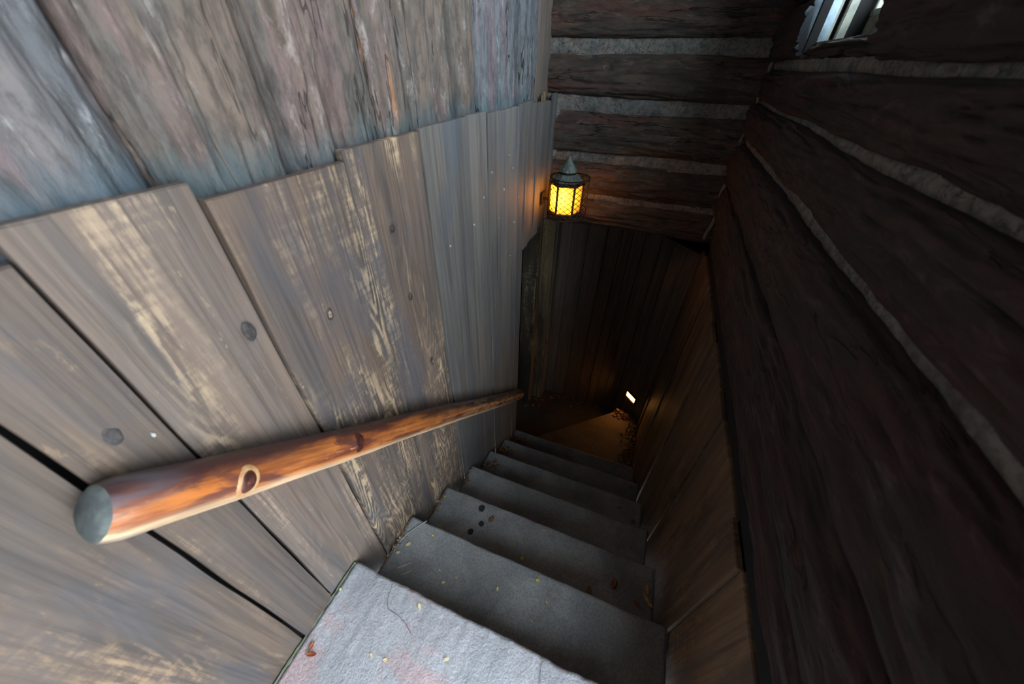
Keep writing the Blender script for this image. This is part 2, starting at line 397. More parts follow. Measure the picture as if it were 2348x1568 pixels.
def board_mesh(w, L, th, seed, wob=0.0015, cup=0.001, top_wob=0.003, cutb=0.0):
    """plank: X width (centred), front face -Y, Z length (from 0); slightly wandering edges, rounded front corners"""
    n = max(8, int(L/0.04))
    vs, fs = [], []
    prof = [(-0.5, th), (-0.5, 0.003), (-0.5, 0.0), (-0.25, 0), (0, 0), (0.25, 0), (0.5, 0.0), (0.5, 0.003), (0.5, th)]
    inset = [0, 0, 0.0010, 0, 0, 0, -0.0010, 0, 0]
    k = len(prof)
    for j in range(n+1):
        z = L*j/n
        eL = noise.noise(Vector((seed, z*5.0, 1.3)))*wob; eR = noise.noise(Vector((seed+9, z*5.0, 4.3)))*wob
        for i, (u, d) in enumerate(prof):
            x = u*w + inset[i] + (eL if u < 0 else eR if u > 0 else 0)
            y = d + cup*noise.noise(Vector((seed*3+u*2, z*2.0, 7.7))) if d < th else d
            zz = z
            if j == n: zz += top_wob*noise.noise(Vector((seed, u*3, 2.2))) - (0.002 if d == 0 else 0)
            vs.append((x, y, zz))
    for j in range(n):
        for i in range(k-1):
            a = j*k+i
            fs.append((a, a+1, a+k+1, a+k))
        fs.append((j*k+k-1, j*k, (j+1)*k, (j+1)*k+k-1))
    fs.append(tuple(range(k-1, -1, -1)))
    fs.append(tuple(n*k+i for i in range(k)))
    me = mesh('board', vs, fs)
    return me

def log_mesh(w, L, b, seed, na=36, nl=120, amp=1.0, skew=0.0, p=0.75, back=0.03, taper=0.0):
    """half log: X width, bulging to -Y, Z length from 0; carved ridges, flakes and cracks"""
    vs, fs = [], []
    k = na+1
    for j in range(nl+1):
        z = L*j/nl
        sw = 0.006*amp*noise.noise(Vector((seed*1.7, z*2.1, 0.3)))
        ws = 1.0 + 0.05*amp*noise.noise(Vector((seed*2.3, z*3.0, 5.3)))
        for i in range(k):
            a = math.pi*i/na
            x = -math.cos(a); s = math.sin(a)
            prof = s**p * (1.0 + skew*x)
            X = x*w/2*ws; Y = -b*prof
            q = (a-1.57)*w*1.1
            n1 = fbm(q*9, z*2.4, seed, 3)
            n2 = noise.noise(Vector((q*24, z*5, seed+4)))
            # flaky ledges
            led = max(0.0, min(1.0, (noise.noise(Vector((q*15+n2*0.4, z*3.2+n1*0.5, seed+8)))-0.02)*9))
            led2 = max(0.0, min(1.0, (noise.noise(Vector((q*30+n1*0.4, z*7+n2*0.4, seed+18)))-0.05)*8))
            rid = 1.0-min(1.0, abs(noise.noise(Vector((q*14+0.25*n1, z*1.7, seed+13))))*9)
            d = amp*(0.006*n1 + 0.0018*n2 + 0.0042*led + 0.0022*led2 - 0.009*rid*rid)
            d *= min(1.0, s*2.5)
            X += x*d*0.5; Y -= d*(0.35+0.65*s)
            vs.append((X+sw, Y, z))
        vs.append((w/2, back, z)); vs.append((-w/2, back, z))
    kk = k+2
    for j in range(nl):
        for i in range(kk):
            a = j*kk+i; a2 = j*kk+(i+1) % kk
            fs.append((a, a2, a2+kk, a+kk))
    fs.append(tuple(range(kk-1, -1, -1)))
    fs.append(tuple(nl*kk+i for i in range(kk)))
    return mesh('log', vs, fs)

def slab_rough(name, x0, x1, y0, y1, zc, amp, sc, mat, mx, parent, nx=40, ny=10, bulge=0.0):
    """a rough strip in local XY (height along +Z) with a skirt, used for chinking"""
    vs, fs = [], []
    for j in range(ny+1):
        for i in range(nx+1):
            x = x0+(x1-x0)*i/nx; y = y0+(y1-y0)*j/ny
            z = zc + amp*fbm(x*sc, y*sc*1.6, zc*7+x0, 3) + bulge*math.sin(math.pi*j/ny)
            vs.append((x, y + amp*0.8*noise.noise(Vector((x*sc*1.5, j, 3.1+y0*7))), z))
    for j in range(ny):
        for i in range(nx):
            a = j*(nx+1)+i
            fs.append((a, a+1, a+nx+2, a+nx+1))
    return link(name, mesh(name, vs, fs), mat, mx, parent, True)

X, Y, Z = Vector((1, 0, 0)), Vector((0, 1, 0)), Vector((0, 0, 1))
XL, XR = -0.581, 0.3825
Y1, TD, H0, RS = 0.2165, 0.2428, 1.206, 0.19
YB, YL = 2.15, 2.54            # log face of the back wall, plank face of the lower back wall
ZF = -H0 - 8*RS                # lowest floor
ZB = -0.775                    # underside of the back log wall

# faces: board local -Y (front) mapped to these directions
def left_mx(y, z, x=XL):       # front faces +x ; width along y
    return basis(Y, -X, Z, (x, y, z))
def right_mx(y, z, x=XR):      # front faces -x
    return basis(-Y, X, Z, (x, y, z))
def back_mx(x, z, y=YB):       # front faces -y
    return basis(X, Y, Z, (x, y, z))

# ================================================================== shell
wall_left = root('wall_left', (XL-0.1, 0.5, -H0), 'left wall above the plank panelling, upright half logs with a rough carved surface', 'wall', kind='structure')
pal = [(-0.62, -0.30, 0), (-0.30, 0.045, 0), (0.045, 0.302, 0), (0.302, 0.512, 0), (0.512, 0.626, 0), (0.626, 0.752, 0), (0.752, 0.876, 0),
       (0.876, 1.005, 0), (1.005, 1.130, 0), (1.130, 1.288, 0), (1.288, 1.455, 1), (1.455, 1.690, 1), (1.690, 1.932, 1)]
for i, (a, b, k) in enumerate(pal):
    w = b-a
    near = a < 1.0
    me = log_mesh(w*1.0, 1.65, min(0.062, 0.30*w+0.022)+0.008*random.random(), 3.1*i+1, 60 if near else 48, 300, 1.2, skew=0.22, p=0.66)
    o = link('log', me, M['palisade_violet'] if i < 3 else M['palisade_blue'] if k else M['palisade'], left_mx((a+b)/2, -0.22, -0.672+0.006*random.uniform(-1, 1)) @ Matrix.Rotation(math.radians(random.uniform(12, 20)), 4, 'Z'), wall_left, True)
o = link('plank', board_mesh(0.215, 0.95, 0.03, 5.5), M['dim'], left_mx(2.045, -0.20, -0.628), wall_left)
o['label'] = 'dark flat plank in the corner'
# a solid backing behind the logs and the planks
for (y0, y1, z0) in ((-1.6, 1.69, -H0-6.4*RS), (1.69, 2.19, -0.765)):
    tag(box('wall_left_core', -0.80, -0.672, y0, y1, z0, TOP, M['black']), kind='structure')

# left planks
wains_l = root('wainscot', (XL, 0.8, -H0), 'weathered vertical planks along the brightly lit left side of the stair, behind the pole handrail', 'wall paneling')
ll = [(-0.62, -0.36, -0.150, 'near'), (-0.36, -0.20, -0.150, 'near'), (-0.20, 0.020, -0.160, 'near'), (0.020, 0.120, -0.166, 'near'),
      (0.120, 0.311, -0.135, 'tanfew'), (0.311, 0.590, -0.160, 'tan'), (0.590, 0.862, -0.143, 'tan'), (0.862, 1.118, -0.135, 'grey'),
      (1.118, 1.274, -0.134, 'grey'), (1.274, 1.385, -0.141, 'grey'), (1.385, 1.610, -0.145, 'grey')]
left_boards = []
for i, (a, b, zt, m) in enumerate(ll):
    yb = b
    k = max(0, math.floor((a+0.001-Y1)/TD)+1)
    zb = -H0 - (k+1)*RS - 0.25 if a > -0.1 else -H0-0.25
    th = 0.018
    dx = (-0.004, 0.003, -0.003, 0.004)[i % 4]
    if m == 'grey': dx *= 0.6
    me = board_mesh(b-a-(0.0055 if m != 'grey' else 0.0042), zt-zb, th, 11.3*i+2, 0.003)
    left_boards.append((a, b, link('board', me, M[m], left_mx((a+b)/2, zb, XL+dx), wains_l)))
# the last planks overlap each other like shakes above the side opening
ov = [(1.600, 1.700, -0.137, -2.55, 0.0), (1.690, 1.765, -0.136, -0.800, 0.004), (1.757, 1.850, -0.146, -0.795, 0.0), (1.845, 1.935, -0.148, -0.79, 0.006),
      (1.925, 2.05, -0.151, -0.775, 0.002), (2.040, 2.108, -0.160, -0.755, -0.004), (2.100, 2.155, -0.128, -0.76, 0.008)]
for i, (a, b, zt, zb, dx) in enumerate(ov):
    me = board_mesh(b-a-0.002, zt-zb, 0.018, 7.3*i+50, 0.002)
    link('board', me, M['grey'], left_mx((a+b)/2, zb, XL+dx), wains_l)
for (a, zt) in ((2.02, -0.118), (1.985, -0.128)):
    me = board_mesh(0.03, 0.30, 0.006, a*9)
    o = link('wood_chip', me, M['post'], left_mx(a, zt-0.30, XL-0.020), wains_l)
    if a > 2.0: o['label'] = 'small pale yellow sliver of wood'
# knots in the planks
for (y, z, r_, ring_) in ((0.436, -0.427, 0.0125, True), (0.755, -0.830, 0.010, True), (0.280, -0.365, 0.013, False), (0.072, -0.388, 0.013, False), (0.707, -0.538, 0.008, False), (0.690, -0.330, 0.008, False), (-0.16, -0.80, 0.010, False)):
    kv, kf = [], []
    for q in range(5):
        for i in range(20):
            th = 2*math.pi*i/20
            rr_ = r_*q/4*(1+0.18*noise.noise(Vector((math.cos(th)*1.5, math.sin(th)*1.5, y*30))))
            kv.append((XL + (0.0052 if q < 4 else 0.002), y+rr_*math.cos(th)*0.8, z+rr_*math.sin(th)*1.35))
    for q in range(4):
        for i in range(20):
            a = q*20+i; b = q*20+(i+1) % 20
            kf.append((a, b, b+20, a+20))
    me = mesh('knot', kv, kf)
    me.materials.append(M['board_knot'] if not ring_ else M['knot_light']); me.materials.append(M['board_knot'])
    for p in me.polygons: p.material_index = 1 if p.index // 20 in (2, 3) else 0
    link('knot', me, M['board_knot'], None, [o_ for a_, b_, o_ in left_boards if a_ <= y < b_][0], True)
for (y, z) in ((1.30, -0.33), (1.42, -0.42), (1.47, -0.30), (1.52, -0.36), (1.13, -0.47), (1.22, -0.40), (1.55, -0.60), (0.10, -0.42), (1.36, -0.52), (1.60, -0.50), (1.50, -0.75), (0.95, -0.48)):
    fv = [(XL+0.0068, y+0.0022*(1+0.5*noise.noise(Vector((q*2.0, y*9, 1))))*math.cos(q*0.785), z+0.0042*(1+0.5*noise.noise(Vector((q*2.0, z*9, 4))))*math.sin(q*0.785)) for q in range(8)]
    fv += [(XL+0.0015, v[1], v[2]) for v in fv]
    link('paint_fleck', mesh('paint_fleck', fv, [tuple(range(8))] + [(q, (q+1) % 8, (q+1) % 8+8, q+8) for q in range(8)]), M['grout'], None, [o_ for a_, b_, o_ in left_boards if a_ <= y < b_][0])
# rotten foot of one plank
rot_vs, rot_fs = [], []
for j in range(26):
    y = 0.045+0.075*j/25
    zt = -1.172+0.016*noise.noise(Vector((y*60, 1, 2)))+0.018*math.sin(j*0.4)
    rot_vs += [(XL+0.0035, y, zt-0.006), (XL+0.0045, y, zt+0.004*noise.noise(Vector((y*90, 5, 2))))]
    if j: rot_fs.append((2*j-2, 2*j, 2*j+1, 2*j-1))
link('rot', mesh('rot', rot_vs, rot_fs), M['rot'], None, wains_l)['label'] = 'brown rotten edge at the foot of a plank'

# ---- back log wall
wall_back = root('wall_back', (0, YB+0.06, ZB), 'far wall of dark horizontal logs with grey chinking between them', 'wall', kind='structure')
def hlog(z0, z1, x0, x1, y, b, seed, parent, mat, amp=1.0, name='log'):
    me = log_mesh(z1-z0, x1-x0, b, seed, 40, 150, amp, skew=-0.15, p=0.6)
    # local X (width) -> up, local Z (length) -> +x, bulge to -y
    return link(name, me, mat, basis(-Z, Y, X, (x0, y, (z0+z1)/2)) if False else basis(Z, Y, -X, (x1, y, (z0+z1)/2)), parent, True)
bl = [(0.086, 0.29, 0.050), (-0.140, 0.032, 0.048), (-0.388, -0.200, 0.046), (-0.602, -0.432, 0.042), (-0.785, -0.632, 0.042), (0.325, 0.56, 0.05), (0.58, 0.80, 0.05), (0.82, 1.10, 0.05), (1.12, 1.44, 0.05)]
for i, (a, b, bb) in enumerate(bl):
    hlog(a, b, -0.64, 0.42, YB+0.035, bb, 20+i*3.7, wall_back, M['log'], 1.2)
for (a, b) in ((0.02, 0.10), (-0.215, -0.125), (-0.445, -0.375), (-0.645, -0.59), (0.28, 0.34), (0.54, 0.60), (0.78, 0.84), (1.08, 1.14)):
    slab_rough('chinking', -0.66, 0.42, a, b, 0, 0.006, 16, M['chink'], basis(X, Z, -Y, (0, YB+0.016, 0)), wall_back, 90, 8, 0.006)
slab_rough('chinking', -0.42, -0.13, 0.0, 0.045, 0, 0.006, 20, M['chink'], basis(Z, -X, -Y, (-0.553, YB+0.004, 0)), wall_back, 50, 6, 0.004)
box('backing', -0.8, 0.60, YB+0.05, YL+0.02, ZB+0.01, TOP, M['black'], wall_back)

# ---- lower back wall, chamfered corner and right planks
wains_b = root('wainscot', (-0.2, YL, ZF), 'dark narrow vertical planks on the far wall beneath the horizontal logs', 'wall paneling')
xs = [-0.70, -0.565, -0.476, -0.359, -0.224, -0.120, -0.045, 0.040, 0.152]
for i in range(len(xs)-1):
    me = board_mesh(xs[i+1]-xs[i]-0.003, 1.98, 0.02, 71+i*2.2, 0.002)
    link('board', me, M['dim'], back_mx((xs[i]+xs[i+1])/2, ZF-0.02, YL+random.uniform(-0.003, 0.003)), wains_b)
tag(box('wall_back_core', -1.4, 0.62, YL+0.026, YL+0.1, ZF-0.1, ZB+0.3, M['black']), kind='structure')
wains_c = root('wainscot', (0.27, 2.42, ZF), 'dark planks across the cut corner that holds the small step light', 'wall paneling')
d45 = Vector((1, -1, 0)).normalized(); n45 = Vector((1, 1, 0)).normalized()
c0 = Vector((0.152, 2.538, ZF-0.02)); Lc = 0.327
for i in range(3):
    c = c0 + d45*(Lc*(i+0.5)/3)
    me = board_mesh(Lc/3-0.003, 1.80, 0.02, 91+i*2.2, 0.002)
    link('board', me, M['dim'], basis(d45, n45, Z, c), wains_c)
me = board_mesh(Lc+0.02, 0.03, 0.035, 3.3); 
link('cap_strip', me, M['dim2'], basis(d45, n45, Z, c0 + d45*(Lc/2) - n45*0.006 + Vector((0, 0, 1.80))), wains_c)

wains_r = root('wainscot', (XR, 0.9, -H0), 'brown stained planks along the dark right side of the stair, beneath the logs', 'wall paneling')
rs = [0.065, 0.150, 0.452, 0.574, 0.755, 0.905, 1.030, 1.163, 1.330, 1.480, 1.634, 1.78, 1.92, 2.06, 2.18, 2.312]
for i in range(len(rs)-1):
    a, b = rs[i], rs[i+1]
    k = max(0, math.floor((a-Y1)/TD)+1)
    zb = max(-H0 - (k+1)*RS - 0.25, ZF-0.02)
    dx = (0.0, 0.004, -0.005, 0.001, 0.003, -0.002)[i % 6]
    zt = -0.872 + random.uniform(-0.006, 0.004)
    me = board_mesh(b-a-0.003, zt-zb, 0.014, 31+i*5.1, 0.002)
    link('board', me, M['dim2'], right_mx((a+b)/2, zb, XR+dx), wains_r)

# ---- right log wall
wall_right = root('wall_right', (0.44, 0.9, -0.88), 'right wall of dark reddish horizontal logs with thin pale chinking', 'wall', kind='structure')
XW = 0.372
def rlog(z0, z1, y0, y1, b, seed, x=XW, mat='log_red', nl=None, name='log'):
    me = log_mesh(z1-z0, y1-y0, b, seed, 44, nl or max(20, int((y1-y0)*80)), 1.35, skew=0.12, p=0.62)
    # width up, length along +y, bulge to -x : local X->Z, local Y->X, local Z->Y
    return link(name, me, M[mat], basis(Z, X, Y, (x, y0, (z0+z1)/2)), wall_right, True)
RY0, RY1 = DOOR_Y1, 2.20
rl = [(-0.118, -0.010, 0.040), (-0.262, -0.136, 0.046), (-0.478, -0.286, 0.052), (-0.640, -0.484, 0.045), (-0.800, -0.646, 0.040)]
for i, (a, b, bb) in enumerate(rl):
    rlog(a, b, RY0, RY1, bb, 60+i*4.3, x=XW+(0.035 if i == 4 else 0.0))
WY0, WY1 = 1.09, 1.725
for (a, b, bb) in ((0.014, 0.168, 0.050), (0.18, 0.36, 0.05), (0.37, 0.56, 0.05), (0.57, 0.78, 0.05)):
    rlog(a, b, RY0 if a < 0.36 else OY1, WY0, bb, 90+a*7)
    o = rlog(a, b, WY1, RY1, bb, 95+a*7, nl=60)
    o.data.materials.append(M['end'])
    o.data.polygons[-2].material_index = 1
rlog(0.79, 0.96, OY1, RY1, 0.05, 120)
rlog(0.012, 0.056, WY0, WY1, 0.020, 131, x=XW+0.01)
for (a, b) in ((-0.016, 0.018), (-0.140, -0.112), (-0.290, -0.257), (-0.488, -0.474), (-0.650, -0.638)):
    slab_rough('chinking', RY0, RY1, a, b, 0, 0.004, 14, M['chink'], basis(Y, Z, -X, (XW-0.012, 0, 0)), wall_right, 160, 6, 0.004)
for (a, b, y0, y1) in ((0.16, 0.19, RY0, WY0), (0.16, 0.19, WY1, RY1), (0.35, 0.38, OY1, WY0), (0.35, 0.38, WY1, RY1), (0.55, 0.58, OY1, WY0), (0.55, 0.58, WY1, RY1), (0.77, 0.80, OY1, RY1)):
    slab_rough('chinking', y0, y1, a, b, 0, 0.004, 14, M['chink'], basis(Y, Z, -X, (XW-0.006, 0, 0)), wall_right, 60, 6, 0.004)
# corner chinking snakes between the log ends in the far right corner
cz = [0.22, 0.16, 0.10, 0.06, 0.02, -0.06, -0.12, -0.17, -0.22, -0.29, -0.34, -0.39, -0.45, -0.52, -0.60, -0.68, -0.76]
cvs, cfs = [], []
for j in range(len(cz)*4-3):
    t = j/4; i = int(t); f = t-i
    z = cz[i] if i == len(cz)-1 else cz[i]*(1-f)+cz[i+1]*f
    xo = 0.335 + 0.008*math.sin(z*27)
    for s in range(7):
        a = s/6*math.pi
        r = 0.016+0.004*noise.noise(Vector((z*20, s, 2)))
        cvs.append((xo + 0.03 - r*1.2*math.sin(a)*0.9 - 0.012, YB + 0.004 - r*math.cos(a)*1.0 - r*0.7*math.sin(a), z))
for j in range(len(cz)*4-4):
    for s in range(6):
        a = j*7+s; cfs.append((a, a+1, a+8, a+7))
link('chinking', mesh('chinking', cvs, cfs), M['chink'], None, wall_right, True)
# solid backing of the right wall with the window cut out
XBK0, XBK1 = XW+0.012, 0.50
box('backing', XBK0, XBK1, RY0, 2.14, -0.845, 0.055, M['black'], wall_right)
box('backing', XBK0, XBK1, RY0, WY0, 0.055, OZ0, M['black'], wall_right)
box('backing', XBK0, XBK1, OY1, WY0, OZ0, TOP, M['black'], wall_right)
box('backing', XBK0, XBK1, RY0, OY1, OZ1, TOP, M['black'], wall_right)
box('backing', XBK0, XBK1, WY1+0.03, 2.6, 0.055, TOP, M['black'], wall_right)
box('backing', XBK0, XBK1, WY0, WY1+0.03, 0.78, TOP, M['black'], wall_right)
tag(box('wall_right_core', XR+0.024, 0.62, RY0, 2.56, ZF-0.1, -0.885, M['black']), kind='structure')
box('backing', 0.50, 0.62, RY0, WY0-0.02, -0.88, OZ0, M['black'], wall_right)
box('backing', 0.50, 0.62, OY1, WY0-0.02, OZ0, TOP, M['black'], wall_right)
box('backing', 0.50, 0.62, RY0, OY1, OZ1, TOP, M['black'], wall_right)
box('backing', 0.50, 0.62, WY1+0.06, 2.65, -0.88, TOP, M['black'], wall_right)
box('backing', 0.50, 0.62, WY0-0.02, WY1+0.06, -0.88, 0.045, M['black'], wall_right)
box('backing', 0.50, 0.62, WY0-0.02, WY1+0.06, 0.79, TOP, M['black'], wall_right)

# ---- window
win = root('window_1', (0.5, 1.58, 0.06), 'small deep window in the right log wall, bleached wooden jamb boards and bright sky behind', 'window', kind='structure')
def grooved(name, x0, x1, y0, y1, z0, z1, mat): return box(name, x0, x1, y0, y1, z0, z1, mat, win, 0.003)
grooved('jamb_board', 0.386, 0.412, WY1+0.012, WY1+0.03, 0.055, 0.78, M['paint'])
grooved('jamb_board', 0.425, 0.450, WY1+0.008, WY1+0.03, 0.055, 0.78, M['paint'])
grooved('shade_strip', 0.351, 0.379, WY1-0.004, WY1+0.02, 0.03, 0.78, M['black'])  # black strip standing in for the band of shade beside the cut log face
grooved('sill_panel', 0.497, 0.512, WY0-0.01, WY1+0.05, 0.045, 0.124, M['brownpanel'])
slab_rough('sill_edge', WY0, WY1+0.01, 0.0535, 0.0605, 0, 0.0015, 60, M['paint'], basis(Y, Z, -X, (XW+0.008, 0, 0)), win, 90, 2, 0.001)
grooved('sill', XW+0.009, 0.499, WY0, WY1+0.01, 0.050, 0.0585, M['paint'])
bm = bmesh.new()
for (y0, y1, z0, z1) in ((WY0-0.01, WY1+0.05, 0.122, 0.137), (WY0-0.01, WY1+0.05, 0.765, 0.785), (WY0-0.01, WY0+0.012, 0.122, 0.78), (WY1+0.008, WY1+0.022, 0.122, 0.78), (1.375, 1.395, 0.122, 0.78)):
    bm_box(bm, -0.008, 0.014, y0-1.58, y1-1.58, z0, z1, 0.002)
link('window_frame', bm_mesh(bm), M['paint'], Matrix.Translation((0.503, 1.58, 0)), win)
box('pane', 0.510, 0.513, WY0, WY1+0.012, 0.137, 0.766, M['glass'], win)

# ---- rest of the room that the light needs: rear wall, ceiling, doorway side, far alcove
box('wall_rear', -0.8, 0.62, -1.66, -1.56, -H0-0.2, TOP+0.1, M['log'])
bpy.data.objects['wall_rear']['kind'] = 'structure'
box('ceiling', -0.85, 0.75, -1.66, 2.75, TOP, TOP+0.1, M['dim'])
bpy.data.objects['ceiling']['kind'] = 'structure'
box('backing', 0.40, 0.62, -1.60, DOOR_Y0, -H0, TOP, M['log'], wall_right)
box('backing', 0.40, 0.62, DOOR_Y0, DOOR_Y1+0.001, DOOR_Z1, TOP, M['log'], wall_right)
box('wall_side', -1.46, -1.36, 1.55, 2.65, ZF-0.1, ZB+0.2, M['dim'])
bpy.data.objects['wall_side']['kind'] = 'structure'
box('wall_return', -1.36, -0.60, 1.58, 1.685, ZF-0.1, ZB+0.2, M['dim'])
bpy.data.objects['wall_return']['kind'] = 'structure'
box('ceiling', -1.36, -0.60, 1.68, 2.62, ZB+0.02, ZB+0.1, M['dim'])
bpy.data.objects['ceiling.001']['kind'] = 'structure'
g = box('ground', 0.63, 12.0, -9.0, 7.0, -H0-0.06, -H0-0.02, M['ground'])
g['kind'] = 'structure'

# ================================================================== floor and stair
def tread_block(name, outline, ztop, depth, mat, parent, seed, amp=0.0025, nose=None, nx=70, res=None):
    """a stone block under a polygon outline: rounded worn nosing along the front edge
    outline = (x0, x1, yback, yfront)"""
    x0, x1, yb, yf = outline
    prof = []          # (y, z) running from back top over the nose to the riser foot
    n = 16
    for i in range(n+1):
        prof.append((yb + (yf-0.012-yb)*i/n, 0.0))
    for a in range(1, 7):
        th = math.pi/2*a/6
        prof.append((yf-0.012+0.012*math.sin(th), -0.012+0.012*math.cos(th)))
    prof += [(yf, -0.03), (yf-0.004, -0.045), (yf-0.022, -0.052), (yf-0.026, -0.07), (yf-0.028, -0.11), (yf-0.028, -depth)]
    vs, fs = [], []
    k = len(prof)
    cx, cy = (x0+x1)/2, yf
    for j in range(nx+1):
        x = x0+(x1-x0)*j/nx
        fr = 0.0035*fbm(x*6, seed, 1.0, 3)
        for i, (y, z) in enumerate(prof):
            e = max(0.0, min(1.0, (y-yb)/0.05)) if z == 0 else 1.0
            dz = amp*fbm(x*9, y*9, seed, 4) + amp*0.6*noise.noise(Vector((x*45, y*45, seed)))
            dy = (fr + amp*0.5*noise.noise(Vector((x*40, z*40, seed)))) * (1.0 if z < -0.0005 or i > n-2 else 0.0)
            vs.append((x-cx, y+dy-cy, z + (dz if z > -0.02 else 0)))
    for j in range(nx):
        for i in range(k-1):
            a = j*k+i
            fs.append((a, a+1, a+k+1, a+k))
    # ends and back
    fs.append(tuple(range(k-1, -1, -1))); fs.append(tuple(nx*k+i for i in range(k)))
    fs.append(tuple([j*k for j in range(nx+1)] + [nx*k+k-1, k-1]))
    o = link(name, mesh(name, vs, fs), mat, Matrix.Translation((cx, cy, ztop)), parent, True)
    return o

stairs = root('staircase', (0.0, 1.0, -H0-7*RS), 'flight of worn grey stone steps going down between the plank walls', 'staircase')
for k in range(7):
    yf = Y1+k*TD
    yb = -1.56 if k == 0 else yf-TD-0.03
    xr = XR+0.02 if k else XR+0.002
    if k == 0:
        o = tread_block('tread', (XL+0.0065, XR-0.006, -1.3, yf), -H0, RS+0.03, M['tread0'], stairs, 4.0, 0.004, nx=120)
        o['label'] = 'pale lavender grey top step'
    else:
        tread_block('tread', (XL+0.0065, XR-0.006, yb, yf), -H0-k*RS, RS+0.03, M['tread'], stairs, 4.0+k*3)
# winder: a wedge that pivots at the end of the left wall
P = Vector((XL+0.005, 1.668)); zt = -H0-7*RS
outl = [(XL+0.005, 1.62), (XR-0.004, 1.62), (XR-0.004, 2.303), (0.262, 2.424), (-0.35, 1.876)]
outl = [(XL+0.005, 1.63), (XR-0.004, 1.63), (XR-0.004, 2.300), (0.270, 2.412), (0.241, 2.418)]
bm = bmesh.new()
vt = [bm.verts.new((x, y, zt)) for x, y in [(XL+0.005, 1.60), (XR-0.006, 1.60), (XR-0.006, 2.296), (0.250, 2.420), (XL+0.005, 1.664)]]
f = bm.faces.new(vt)
r = bmesh.ops.extrude_face_region(bm, geom=[f])
for v in [e for e in r['geom'] if isinstance(e, bmesh.types.BMVert)]: v.co.z -= RS+0.03
bmesh.ops.subdivide_edges(bm, edges=[e for e in bm.edges if abs(e.verts[0].co.z-e.verts[1].co.z) < 1e-6], cuts=1)
me = bm_mesh(bm)
cc = Vector((0, 2.0, zt))
for v in me.vertices: v.co -= cc
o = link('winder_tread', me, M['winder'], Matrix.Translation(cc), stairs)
bv = o.modifiers.new('bevel', 'BEVEL'); bv.width = 0.008; bv.segments = 3; bv.limit_method = 'ANGLE'
o['label'] = 'wedge shaped turning step lit amber'
# lower floor
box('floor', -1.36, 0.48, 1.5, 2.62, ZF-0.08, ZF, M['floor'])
tag(bpy.data.objects['floor'], kind='structure')
box('floor', -0.80, 0.62, -1.66, 0.15, -H0-0.30, -H0-0.015, M['floor'])
bpy.data.objects['floor.001']['kind'] = 'structure'

# cracks drawn in the stone
def ribbon(name, pts, w, mat, parent, lift=0.0015, seed=1):
    vs, fs = [], []
    dense = []
    for i in range(len(pts)-1):
        a, b = Vector(pts[i]), Vector(pts[i+1])
        for t in range(6):
            dense.append(a.lerp(b, t/6))
    dense.append(Vector(pts[-1]))
    for i, p in enumerate(dense):
        q = dense[min(i+1, len(dense)-1)] - dense[max(i-1, 0)]
        nrm = Vector((-q.y, q.x, 0)).normalized()
        ww = w*(0.6+0.7*abs(noise.noise(Vector((i*0.7, seed, 0)))))
        jit = nrm*(0.002*noise.noise(Vector((i*0.9, seed, 3))))
        vs += [p+jit-nrm*ww/2, p+jit+Vector((0, 0, lift)), p+jit+nrm*ww/2]
        if i:
            a = 3*i
            fs += [(a-3, a, a+1, a-2), (a-2, a+1, a+2, a-1)]
    return link(name, mesh(name, vs, fs), mat, None, parent, True)
zc1 = -H0-RS+0.0015
ribbon('crack', [(-0.508, 0.463, zc1), (-0.528, 0.437, zc1), (-0.553, 0.395, zc1), (-0.562, 0.361, zc1), (-0.568, 0.318, zc1)], 0.005, M['grout'], stairs, 0.003)['label'] = 'pale raised crack line'
zc0 = -H0+0.002
ribbon('crack', [(0.028, 0.205, zc0), (0.025, 0.193, zc0), (0.031, 0.161, zc0), (0.034, 0.11, zc0)], 0.0018, M['crack'], stairs, 0.0006, 4)
ribbon('crack', [(-0.436, 0.206, zc0), (-0.428, 0.172, zc0), (-0.413, 0.152, zc0), (-0.376, 0.149, zc0), (-0.347, 0.142, zc0), (-0.319, 0.128, zc0)], 0.0018, M['crack'], stairs, 0.0006, 9)
# moss line
ms_v, ms_f = [], []
for j in range(70):
    y = 0.212-0.62*j/69
    for s in range(5):
        a = s/4*math.pi/2
        r = 0.0045+0.004*noise.noise(Vector((y*50, s, 1)))+0.002*noise.noise(Vector((y*150, s, 5)))
        ms_v.append((XL+0.001+r*math.sin(a), y, -H0-0.001+r*math.cos(a)))
    if j:
        for s in range(4):
            a = (j-1)*5+s; ms_f.append((a, a+1, a+6, a+5))
tag(link('moss_strip', mesh('moss', ms_v, ms_f), M['moss'], None, None, True), 'thin green moss line where the left planks meet the pale top step', 'moss', kind='stuff')

# ================================================================== corner post
post = root('corner_post', (-0.66, 2.37, ZF), 'boxed post of grained yellowish boards in the far left corner beside the side opening', 'post')
me = board_mesh(0.094, 2.0, 0.03, 141, 0.002)
link('board', me, M['post'], back_mx(-0.623, ZF, 2.405), post)
me = board_mesh(0.115, 2.0, 0.03, 149, 0.004)
mb = link('board', me, mat_board('dark_grain_board', (0.085, 0.070, 0.050), (0.040, 0.036, 0.034), (0.60, 0.48, 0.28), 1.0, (0.02, 0.02, 0.028), 0.5, ring=1.6), back_mx(-0.724, ZF, 2.30), post)
mb['label'] = 'dark board with pale swirling grain'
link('board', board_mesh(0.10, 2.0, 0.02, 151, 0.002), M['post'], right_mx(2.37, ZF, -0.690) if False else left_mx(2.375, ZF, -0.668), post)
box('trim_strip', -0.574, -0.560, 2.43, 2.52, ZF, ZF+2.0, M['dim'], post)

